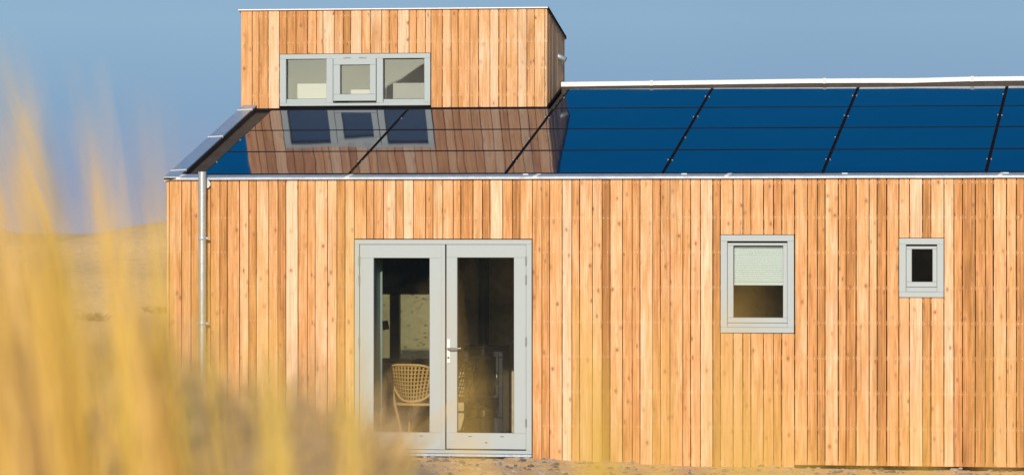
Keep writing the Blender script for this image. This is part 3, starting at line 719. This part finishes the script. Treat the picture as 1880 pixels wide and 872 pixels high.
# dormer window: one frame, two fixed lights and a top hung sash
f = DW; q = lambda r: (UX(r[0], YD), UX(r[1], YD), UZ((r[0] + r[1]) / 2, r[3], YD), UZ((r[0] + r[1]) / 2, r[2], YD))
LF, MF, RF = q((525.5, 599.5, 109, 190)), q((611.6, 691.6, 106.5, 187.7)), q((703.5, 779.3, 108.5, 190))
mb = MB(); y0, y1 = YD - .012, YD + .09; zb0, zt0 = DW[2] + .006, DW[3] - .006
zlo, zhi = LF[2] + .0, LF[3]
mb.box(f[0] + .004, f[1] - .004, y0, y1, zb0, zlo, bev=.003); mb.box(f[0] + .004, f[1] - .004, y0, y1, zhi, zt0, bev=.003)
for (a, b) in ((f[0] + .004, LF[0]), (LF[1], MF[0]), (MF[1], RF[0]), (RF[1], f[1] - .004)): mb.box(a, b, y0, y1, zlo, zhi, bev=.003)
dw = P(mb, 'dormer_window', M['frame'])
for Q in (LF, RF):
    mb = MB(); mb.box(Q[0], Q[1], YD + .012, YD + .06, Q[2], Q[2] + .022, bev=.003); mb.box(Q[0], Q[1], YD + .022, YD + .06, Q[2] + .022, Q[2] + .048, bev=.003); P(mb, 'glazing_bead', M['frame'], dw)
    mb = MB(); mb.box(Q[0], Q[1], YD + .04, YD + .044, Q[2] + .048, Q[3]); P(mb, 'pane', M['glassl'], dw)
    mb = MB(); mb.frame(Q[0], Q[1], Q[2] + .048, Q[3], .004, YD + .034, YD + .04, bev=0); P(mb, 'gasket', M['gasket'], dw)
mg = q((625.2, 679.6, 119.6, 173.6))
mb = MB(); mb.frame(MF[0] + .005, MF[1] - .005, MF[2] + .012, MF[3] - .006, 0, YD - .02, YD + .06, bev=.004, wl=mg[0] - MF[0] - .005, wr=MF[1] - mg[1] - .005, wt=MF[3] - mg[3] - .006, wb=mg[2] - MF[2] - .012); P(mb, 'sash', M['frame'], dw)
mb = MB(); mb.box(mg[0], mg[1], YD + .02, YD + .024, mg[2], mg[3]); P(mb, 'pane', M['glassl'], dw)
mb = MB(); mb.frame(mg[0], mg[1], mg[2], mg[3], .004, YD + .012, YD + .019, bev=0); P(mb, 'gasket', M['gasket'], dw)
for (a, b) in ((631, 645), (659, 674)):
    mb = MB(); xa, xb = UX(a, YD), UX(b, YD); zz = MF[3] + .001
    for k in range(5): mb.tube([(lerp(xa, xb, k / 5), YD - .022, zz), (lerp(xa, xb, (k + .75) / 5), YD - .022, zz)], .006, 8)
    mb.build('hinge', M['steel'], dw)

# ---- double door
q0 = lambda r: (UX(r[0]), UX(r[1]), UZ((r[0] + r[1]) / 2, r[3]), UZ((r[0] + r[1]) / 2, r[2]))
DF = q0((651.3, 976.4, 440, 831.5)); LL = q0((660, 817.8, 448.6, 824.5)); RL = q0((819.2, 966.3, 448.6, 824.5))
mb = MB()
mb.frame(DF[0], DF[1], DF[2], DF[3], 0, -.012, .10, bev=.003, wl=LL[0] - DF[0], wr=DF[1] - RL[1], wt=DF[3] - LL[3], wb=.035)
dd = P(mb, 'double_door', M['frame'])
for (L_, gp, side) in ((LL, (686, 788.8, 473.5, 793), 0), (RL, (839.4, 943.7, 472.8, 794.3), 1)):
    G = q0(gp); mb = MB()
    mb.frame(L_[0] + .003, L_[1] - .002, L_[2] + .004, L_[3] - .003, 0, -.004, .055, bev=.003, wl=G[0] - L_[0] - .003, wr=L_[1] - G[1] - .002, wt=L_[3] - G[3] - .003, wb=G[2] - L_[2] - .004)
    if side == 0: mb.box(L_[1] - .042, L_[1] - .001, -.016, -.0045, L_[2] + .004, L_[3] - .003, bev=.003)
    for fx in ((.30, .70) if side else (.72,)): 
        xx = lerp(L_[0], L_[1], fx + .0); mb.box(xx - .018, xx + .018, -.0052, -.0042, G[2] - .04, G[2] - .033, mi=1)
    xx = lerp(L_[0], L_[1], .5); mb.box(xx - .012, xx + .012, -.0052, -.0042, G[2] - .105, G[2] - .095, mi=1)
    P(mb, 'door_leaf', [M['frame'], M['gasket']], dd)
    mb = MB(); mb.box(G[0] - .003, G[1] + .003, .022, .026, G[2] - .003, G[3] + .003); P(mb, 'pane', M['glass'], dd)
    mb = MB(); mb.frame(G[0], G[1], G[2], G[3], .005, .014, .0215, bev=0); P(mb, 'gasket', M['gasket'], dd)
for (hx, pxx) in ((LL[0], 660), (RL[1], 966)):
    for (ya, yb_) in ((470, 487), (504, 522), (618, 635), (768, 783)):
        mb = MB(); za, zb2 = UZ(pxx, yb_), UZ(pxx, ya)
        for k in range(6): mb.tube([(hx, -.014, lerp(za, zb2, k / 6)), (hx, -.014, lerp(za, zb2, (k + .75) / 6))], .009, 8)
        mb.build('hinge', M['steel'], dd)
mb = MB(); za, zb2 = UZ(824, 666), UZ(824, 622.5); xh = UX(824)
mb.box(xh - .016, xh + .016, -.018, -.0045, za, zb2, mi=2, bev=.004)
zl = UZ(824, 639.5)
mb.tube([(xh, -.015, zl), (xh, -.055, zl), (xh + .012, -.064, zl), (xh + .14, -.064, zl + .004)], .0095, 12); mb.tube([(xh, -.0185, za + .055), (xh, -.024, za + .055)], .011, 12, mi=1)
P(mb, 'door_handle', [M['steel'], M['gasket'], M['white']], dd)
mb = MB(); mb.box(DF[0] - .01, DF[1] + .005, -.05, .06, -.035, DF[2] - .002, bev=.004); P(mb, 'threshold', M['zinc'], dd)

# ---- downpipe
dp = MB(); xc = UX(371.5, -.08); yc = -.085; zt = UZ(371, 315.5, -.085)
dp.tube([(xc, yc, -.15), (xc, yc, zt)], .040, 24, cap=False); dp.tube([(xc, yc, zt - .003), (xc, yc, -.15)], .037, 24, cap=False)
zs = UZ(371, 359, -.085); dp.tube([(xc, yc, zs), (xc, yc, zt)], .0425, 24, cap=False)
dpo = dp.build('downpipe', M['zincpipe'], house)
for py in (437.5, 593.5, 750):
    mb = MB(); zz = UZ(371, py, yc)
    mb.tube([(xc, yc, zz - .016), (xc, yc, zz - .012), (xc, yc, zz + .012), (xc, yc, zz + .016)], [.0435, .046, .046, .0435], 24)
    mb.box(xc + .04, xc + .068, yc - .008, yc + .004, zz - .013, zz + .013, bev=.002); mb.tube([(xc + .055, yc - .02, zz), (xc + .055, yc + .012, zz)], .006, 8); mb.box(xc - .058, xc - .04, yc - .006, yc + .004, zz - .01, zz + .01, bev=.002)
    mb.tube([(xc, yc + .03, zz), (xc, .005, zz)], .006, 8)
    P(mb, 'bracket', M['zinc'], dpo)
mb = MB(); zz = UZ(382, 338, -.02); mb.tube([(xc + .03, -.004, zz), (xc + .03, -.04, zz)], .045, 20); P(mb, 'outlet_boss', M['zincpipe'], dpo)

# ================================================================ THINGS INSIDE
# curtain
mb = MB(); xa = UX(687.5, .34); yq = .34; V = []; nn = 26
for i in range(nn + 1):
    t = i / nn; xx = xa - .28 + t * .36; yy = yq + .035 * math.sin(t * 22) 
    V += [(xx, yy, .04), (xx + .01 * math.sin(t * 9), yy, 2.3), (xx, yy + .006, .04), (xx + .01 * math.sin(t * 9), yy + .006, 2.3)]
F = []
for i in range(nn):
    a = 4 * i; F += [(a, a + 4, a + 5, a + 1), (a + 2, a + 3, a + 7, a + 6), (a + 1, a + 5, a + 7, a + 3), (a, a + 2, a + 6, a + 4)]
F += [(0, 1, 3, 2), (4 * nn, 4 * nn + 2, 4 * nn + 3, 4 * nn + 1)]
mb.add(V, F, smooth=True); cu = fixn(mb.build('curtain', M['curtain'], loc=(xa, yq, .04)))
tag(cu, 'sage green curtain drawn aside behind the left door pane', 'curtain')
# pleated blind
mb = MB(); G = g1_; zt, zb_ = G[3] - .002, UZ(1392, 518, .05); npl = 19; V = []
for i in range(npl * 2 + 1):
    zz = lerp(zt, zb_, i / (npl * 2)); yy = .052 if i % 2 else .064
    V += [(G[0] + .004, yy, zz), (G[1] - .004, yy, zz), (G[0] + .004, yy + .003, zz), (G[1] - .004, yy + .003, zz)]
F = []
for i in range(npl * 2):
    a = 4 * i; F += [(a, a + 1, a + 5, a + 4), (a + 2, a + 6, a + 7, a + 3), (a, a + 4, a + 6, a + 2), (a + 1, a + 3, a + 7, a + 5)]
mb.add(V, F)
bl = fixn(mb.build('pleated_blind', M['blind'], loc=((G[0] + G[1]) / 2, .058, zb_)))
tag(bl, 'mint green pleated blind half drawn behind the larger wall window', 'blind')
mb = MB(); mb.box(G[0] + .003, G[1] - .003, .047, .068, zb_ - .032, zb_ - .001, bev=.003); r_ = P(mb, 'bottom_rail', M['blind'], bl)
# rattan chairs
def chair(loc, rz, m_):
    root = empty('rattan_chair', loc, rz)
    # local: chair faces +y, back at y=-.22
    def prt(mb, nm, mt):
        o = mb.build(nm, mt); o.parent = root; return fixn(o)
    def arc(s, t):
        return Vector((s * (.215 + .085 * t), -.25 + .11 * s * s - .10 * t, lerp(.46 + .07 * s * s, .86 - .03 * s ** 4, t)))
    mb = MB()
    def ribbon(P_, Q_):                                         # one flat strip of cane between two edge lines
        n_ = len(P_); o_ = Vector((0, .004, 0)); V = []
        for p, q in zip(P_, Q_): V += [p, q, q + o_, p + o_]
        mb.add(V, [(4 * i + j, 4 * i + (j + 1) % 4, 4 * i + 4 + (j + 1) % 4, 4 * i + 4 + j) for i in range(n_ - 1) for j in range(4)] + [(0, 1, 2, 3), tuple(range(4 * n_ - 4, 4 * n_))])
    for j in range(10):
        t = .04 + .92 * j / 9; ribbon([arc(-.96 + 1.92 * i / 20, t - .017) for i in range(21)], [arc(-.96 + 1.92 * i / 20, t + .017) for i in range(21)])
    o_y = Vector((0, .0045, 0))
    for i in range(-2, 15):
        k0 = []; k1 = []
        for j in range(13):
            t = .02 + .96 * j / 12; s_ = -.96 + 1.92 * (i + j * .12) / 14
            if -.99 < s_ < .97: k0.append(arc(s_ - .034, t) + o_y); k1.append(arc(s_ + .034, t) + o_y)
        if len(k0) > 2: ribbon(k0, k1)
    prt(mb, 'woven_back', m_)
    mb = MB(); pts = []
    for i in range(33):
        a = math.pi * 2 * i / 32; cc, ss = math.cos(a), math.sin(a)
        pts.append(arc(math.copysign(abs(cc) ** .5, cc), .5 + .5 * math.copysign(abs(ss) ** .5, ss)))
    mb.tube(pts, .014, 8, cap=False); prt(mb, 'back_frame', m_)
    for sx_ in (-1, 1):
        mb = MB(); mb.tube([arc(sx_ * 1.02, .82) - Vector((0, .012, 0)), arc(sx_ * .98, .45) - Vector((0, .012, 0)), (sx_ * .215, -.20, .44), (sx_ * .15, -.10, .0)], [.013, .014, .015, .012], 8); prt(mb, 'leg', m_)
        mb = MB(); mb.tube([(sx_ * .25, .22, .44), (sx_ * .27, .27, .0)], [.015, .012], 8); prt(mb, 'leg', m_)
        mb = MB(); mb.tube([arc(sx_ * .97, .6), (sx_ * .30, .0, .66), (sx_ * .30, .18, .64), (sx_ * .25, .22, .44)], .013, 8); prt(mb, 'armrest', m_)
    mb = MB(); V = []; nn = 24
    for z in (.425, .45):
        for k in range(nn):
            a = 2 * math.pi * k / nn; V.append((.26 * math.copysign(abs(math.cos(a)) ** .7, math.cos(a)), .25 * math.copysign(abs(math.sin(a)) ** .7, math.sin(a)), z))
    mb.add(V, [tuple(range(nn))[::-1], tuple(range(nn, 2 * nn))] + [(k, (k + 1) % nn, nn + (k + 1) % nn, nn + k) for k in range(nn)]); prt(mb, 'seat', m_)
    return root
c1 = chair((UX(773, 1.2), 1.2, .016), R(-14), M['rattan'])
tag(c1, 'honey coloured woven rattan armchair seen from behind through the left door pane', 'chair', 'rattan chairs at the table')
c2 = chair((UX(815, 1.9), 1.9, .016), R(70), M['rattan_shade'])
tag(c2, 'rattan armchair coloured dark for shade, turned sideways beside the stove', 'chair', 'rattan chairs at the table')
# table
tb = empty('dining_table', (UX(800, 4.6), 4.6, .016)); tag(tb, 'dark oak dining table in front of the back window', 'table')
mb = MB(); tx, ty = tb.location.x, 4.6; mb.box(tx - .8, tx + .7, ty - .4, ty + .4, .70, .745, bev=.006); P(mb, 'table_top', M['darkwood'], tb)
for (a, b) in ((-.74, -.34), (.6, -.34), (-.74, .34), (.6, .34)):
    mb = MB(); mb.box(tx + a, tx + a + .06, ty + b - .03, ty + b + .03, .016, .699); P(mb, 'leg', M['darkwood'], tb)
# stove with flue
ys_ = 2.62; sx0, sx1 = UX(850, ys_), UX(925, ys_); zt = UZ(887, 638.5, ys_); sm_ = (sx0 + sx1) / 2
stv = empty('wood_stove', (sm_, ys_ + .2, .016)); tag(stv, 'black iron wood stove with a straight flue pipe behind the right door pane', 'stove')
mb = MB(); mb.frame(sx0 + .01, sx1 - .01, .016, zt, .05, ys_, ys_ + .36, bev=.006, wb=.22, wt=.10); mb.box(sx0 + .06, sx1 - .06, ys_ + .25, ys_ + .35, .236, zt - .1); mb.box(sx0 + .06, sx1 - .06, ys_ + .03, ys_ + .25, .43, .45); P(mb, 'body', M['iron'], stv)
mb = MB(); mb.box(sx0, sx1, ys_ - .015, ys_ + .38, zt + .001, zt + .022, bev=.004); P(mb, 'top_plate', M['iron'], stv)
mb = MB(); mb.frame(sx0 + .055, sx1 - .055, .455, zt - .06, .035, ys_ - .02, ys_ - .002, bev=.004); d_ = P(mb, 'fire_door', M['iron'], stv)
mb = MB(); mb.box(sx0 + .089, sx1 - .089, ys_ - .012, ys_ - .008, .489, zt - .094); P(mb, 'pane', M['glassd'], d_)
mb = MB(); mb.tube([(sx1 - .07, ys_ - .02, .62), (sx1 - .07, ys_ - .05, .62), (sx1 - .07, ys_ - .05, .74), (sx1 - .07, ys_ - .02, .74)], .007, 8); P(mb, 'handle', M['steel'], d_)
mb = MB(); mb.tube([(UX(888, ys_ + .18), ys_ + .18, zt + .02), (UX(888, ys_ + .18), ys_ + .18, ze(0) - .17)], .062, 24, cap=False); mb.tube([(UX(888, ys_ + .18), ys_ + .18, 1.6), (UX(888, ys_ + .18), ys_ + .18, 1.64)], .066, 24); mb.build('flue_pipe', M['iron'], stv)
for i, (a, b) in enumerate(((.11, .28), (.2, .28), (.29, .285), (.155, .35))):
    mb = MB(); mb.tube([(sx0 + a, ys_ + .05, b), (sx0 + a + .01, ys_ + .24, b)], .042, 9)
    lg = fixn(mb.build('firewood_log', M['log'], loc=(sx0 + a, ys_ + .14, b - .042)))
    tag(lg, 'split firewood log stacked in the niche under the stove door', 'firewood', 'logs under the stove')
# small dark card by the back window
mb = MB(); cx, cz = UX(707.5, YBW - .1), UZ(707.5, 597, YBW - .1)
a = R(12)
def rt(x, z): return (cx + x * math.cos(a) - z * math.sin(a), cz + x * math.sin(a) + z * math.cos(a))
V = []
for yy in (YBW - .1, YBW - .092):
    for (p_, q_) in ((-.04, -.055), (.04, -.055), (.04, .055), (-.04, .055)):
        X_, Z_ = rt(p_, q_); V.append((X_, yy, Z_))
mb.add(V, [(0, 1, 2, 3), (7, 6, 5, 4), (0, 4, 5, 1), (1, 5, 6, 2), (2, 6, 7, 3), (3, 7, 4, 0)])
mb.tube([(cx - .08, YBW - .096, cz + .06), (cx - .03, YBW - .096, cz + .045)], .008, 6); mb.tube([(cx - .08, YBW - .096, cz + .06), (cx - .085, YBW - .02, cz + .4), (cx - .085, YBW - .005, bwz1 - .02)], .002, 5)
cd = fixn(mb.build('hanging_card', M['card'], loc=(cx, YBW - .096, cz)))
tag(cd, 'small dark tilted card hanging in front of the back window', 'card')

# ================================================================ PEBBLES
def scatter(name, n, fx, fy, smin, smax, m_, label):
    bm = bmesh.new(); bmesh.ops.create_icosphere(bm, subdivisions=1, radius=1); bv = [v.co.copy() for v in bm.verts]; bf = [tuple(v.index for v in f.verts) for f in bm.faces]; bm.free()
    mb = MB()
    for _ in range(n):
        x, y = fx(), fy()
        if XL - .1 < x < XR + .1 and -.04 < y < YB + .2: continue
        r = random.uniform(smin, smax) * random.choice((.6, 1, 1)); z = ground(x, y); k = random.random() * 50
        mb.add([(x + p.x * r * 1.3 + nz(p.x + k, p.y, 1.5) * r * .5, y + p.y * r + nz(p.y + k, p.z, 1.5) * r * .5, z + p.z * r * .7 + r * .2) for p in bv], bf, smooth=False)
    o = mb.build(name, m_); tag(o, label, 'pebbles', kind='stuff'); return o
scatter('pebbles', 1500, lambda: random.uniform(-10, 0), lambda: -abs(random.gauss(0, 2.2)) - .05, .008, .026, M['pebble'], 'pale pebbles and clods strewn over the sand before the wall')
scatter('dark_clods', 600, lambda: random.uniform(-10, 0), lambda: -abs(random.gauss(0, 2.2)) - .05, .008, .03, M['pebbled'], 'dark gravel and clods on the sand before the wall')
scatter('dune_pebbles', 1300, lambda: random.uniform(-11.2, -6.5), lambda: random.uniform(8.7, 15), .01, .04, M['pebbled'], 'dark stones and weed specks on the dune slope behind the house')

scatter('slope_pebbles', 800, lambda: random.uniform(UX(690, 16) - .6, UX(800, 14) + .6), lambda: random.uniform(12.6, 19), .010, .026, M['pebblem'], 'dark stones dotting the slope seen through the back window')
# ================================================================ GRASS
def blade(mb, root, tip, bend, w0, tone, nseg=7):
    root = Vector(root); tip = Vector(tip); mid = (root + tip) / 2 + Vector(bend)
    pts = []
    for i in range(nseg + 1):
        t = i / nseg; pts.append(root * (1 - t) ** 2 + mid * 2 * t * (1 - t) + tip * t * t)
    side = Rv * math.cos(random.uniform(-.9, .9)) + Fv * random.uniform(-.8, .8); side.normalize()
    V = []
    for i, p in enumerate(pts):
        ww = w0 * (1 - (i / nseg) ** 2.2) * .5 + .0003
        V += [p - side * ww, p + side * ww]
    c = (max(0, min(1, tone + random.uniform(-.12, .12))), random.random(), 0)
    mb.add(V, [(2 * i, 2 * i + 1, 2 * i + 3, 2 * i + 2) for i in range(nseg)], c, smooth=True)
def at(px, py, v): r = ray(px, py); return CP + r * v
def tuft(mb, px, v, n, ytop, spread_root=.06, lean=0.0, fan=.12, tone=.4, hs=.25, w=(.003, .006)):
    """n blades rooted on the ground round the point below column px at distance v, tips about the height of row ytop"""
    c = at(px, H0, v); ztip = CP.z + (H0 - ytop) / FPX * v
    for _ in range(n):
        rx = c + Rv * random.gauss(0, spread_root) + Fv * random.gauss(0, spread_root); rz = ground(rx.x, rx.y) - .02
        hh = (ztip - rz) * (1 - abs(random.gauss(0, hs)))
        if hh < .08: hh = .08
        d = Rv * (lean + random.gauss(0, fan)) * hh + Fv * random.gauss(0, .15) * hh
        tip = Vector((rx.x, rx.y, rz + hh)) + d
        blade(mb, (rx.x - d.x * .25, rx.y - d.y * .25, rz), tip, Vector((-d.x * .18, -d.y * .18, hh * .12)), random.uniform(*w), tone)
gm = MB()
random.seed(11)
wisps = [(random.uniform(-60, 420), random.uniform(3.6, 7), random.choice((2, 3, 4)), random.uniform(30, 520), .006, random.uniform(-.20, .02), .025, random.choice((.35, .6, .7, .85)), .12) for _ in range(30)]
for (px, v, n, yt, sr, ln, fn, tn, hs) in wisps + [
    (185, 4.2, 20, 50, .008, -.12, .012, .58, .10), (165, 4.4, 26, 300, .012, -.08, .022, .42, .2), (40, 4.8, 12, 130, .008, -.09, .012, .6, .15), (80, 5.4, 22, 420, .010, -.07, .014, .66, .2),
    (400, 4.3, 16, 200, .008, -.17, .015, .70, .15), (350, 4.5, 22, 400, .012, -.09, .022, .45, .2), (330, 4.4, 4, 50, .008, -.13, .010, .85, .15),
    (235, 6.4, 6, 90, .012, -.09, .012, .6, .15), (300, 7.0, 8, 300, .012, -.05, .012, .5, .2), (20, 6.8, 14, 420, .03, -.03, .03, .6, .2),
    (-60, 5, 9, 300, .03, .0, .03, .5, .25), (-20, 5.4, 8, 480, .03, .02, .04, .66, .2),
    (100, 6.2, 10, 580, .04, 0, .08, .66, .2), (240, 6.4, 10, 660, .03, 0, .08, .75, .2), (335, 6.4, 8, 600, .012, 0, .03, .05, .2), (345, 5.2, 4, 640, .02, 0, .04, .65, .2),
    (440, 5.6, 3, 780, .03, .0, .08, .8, .2), (540, 5.2, 5, 790, .02, .0, .05, .8, .2), (625, 4.4, 10, 700, .012, .0, .02, .66, .3), (230, 3.4, 7, 700, .014, -.05, .03, .66, .3), (60, 3.2, 6, 700, .02, -.05, .04, .7, .3)]:
    tuft(gm, px, v, n, yt, sr, ln, fn, tn, hs)
tag(gm.build('marram_grass', M['grass']), 'tall out of focus golden marram grass on the near dune at left', 'grass', kind='stuff')
# short dead stalks over the near mound
gs = MB()
for _ in range(1300):
    v = random.uniform(5.5, 9.5); px = random.uniform(-300, 760); c = at(px, H0, v); rz = ground(c.x, c.y); h = random.uniform(.05, .22)
    d = Rv * random.gauss(0, .5) * h + Fv * random.gauss(0, .5) * h
    blade(gs, (c.x, c.y, rz - .01), (c.x + d.x, c.y + d.y, rz + h), Vector((0, 0, h * .2)), random.uniform(.002, .005), random.choice((.6, .95, 1, 1, 1, 1)), 4)
for _ in range(800):
    v = random.uniform(6.8, 9.2); px = random.uniform(-100, 740); c = at(px, H0, v); rz = ground(c.x, c.y); h = random.uniform(.03, .10)
    d = Rv * random.gauss(0, .6) * h + Fv * random.gauss(0, .5) * h
    blade(gs, (c.x, c.y, rz - .01), (c.x + d.x, c.y + d.y, rz + h), Vector((0, 0, h * .2)), random.uniform(.003, .007), 1.1, 3)
tag(gs.build('dune_stubble', M['grass']), 'short dead grass stubble covering the sandy near mound', 'grass', kind='stuff')
# single long blades crossing in front of the facade
gb = MB()
for (pxr, pxt, yt, v, tn, bnd, ww) in [
    (575, 470, 440, 4.6, .3, -.01, .005), (590, 500, 560, 4.8, .4, -.02, .005), (640, 632, 300, 4.4, .28, .0, .006), (610, 655, 560, 4.2, .6, .0, .006),
    (1010, 862, 640, 4.4, .5, -.02, .006), (940, 800, 500, 4.9, .7, 0, .0035),
    (1120, 1085, 520, 3.9, .36, 0, .005), (1135, 1100, 620, 3.6, .4, .0, .005), (1075, 1068, 660, 3.4, .5, 0, .005), (1340, 1320, 560, 3.4, .62, .0, .004), (1385, 1370, 500, 3.2, .6, 0, .004), (1420, 1410, 660, 2.8, .62, .0, .005),
    (1400, 1340, 700, 2.6, .55, 0, .006), (1470, 1440, 720, 2.6, .5, 0, .006), (1740, 1690, 640, 3.4, .45, 0, .004), (1500, 1490, 780, 2.8, .5, 0, .006), (1640, 1590, 740, 3.4, .5, 0, .005), (1860, 1830, 560, 3.6, .6, 0, .004), (1240, 1225, 540, 3.6, .6, 0, .004), (1150, 1140, 770, 3.0, .45, 0, .006)]:
    c = at(pxr, H0, v); rz = ground(c.x, c.y) - .02; tip = at(pxt, yt, v + random.uniform(-.2, .2))
    for _ in range(12 if pxr > 1030 else 5):
        o = Rv * random.uniform(-.016, .016) + Fv * random.uniform(-.02, .02)
        blade(gb, (c.x + o.x, c.y + o.y, rz), tip + o * 1.2 + Vector((0, 0, random.uniform(-.04, .01))), Rv * bnd, ww, tn, 9)
tag(gb.build('loose_grass_blades', M['grass']), 'thin blurred golden grass blades rising before the facade', 'grass', kind='stuff')
# two small weeds on the slope left of the house
for i, (px, py, nm) in enumerate(((172, 586, 'low dark weed tuft on the sand slope further from the house wall'), (292, 575, 'low dark weed tuft on the sand slope right beside the house corner'))):
    lo = None
    for k in range(400):
        p = CP + ray(px, py) * (46 + k * .05)
        if ground(p.x, p.y) >= p.z: lo = p; break
    if lo is None: lo = CP + ray(px, py) * 52; lo.z = ground(lo.x, lo.y)
    mb = MB()
    for _ in range(90):
        d = Vector((random.gauss(0, .11), random.gauss(0, .08), random.uniform(.03, .12)))
        b0 = lo + Vector((random.gauss(0, .09), random.gauss(0, .05), -.01)); blade(mb, b0, b0 + d, (0, 0, .02), .02, .1, 3)
    tag(fixn(mb.build('weed_tuft', M['weed'], loc=lo)), nm, 'weed', 'weeds on the back slope')
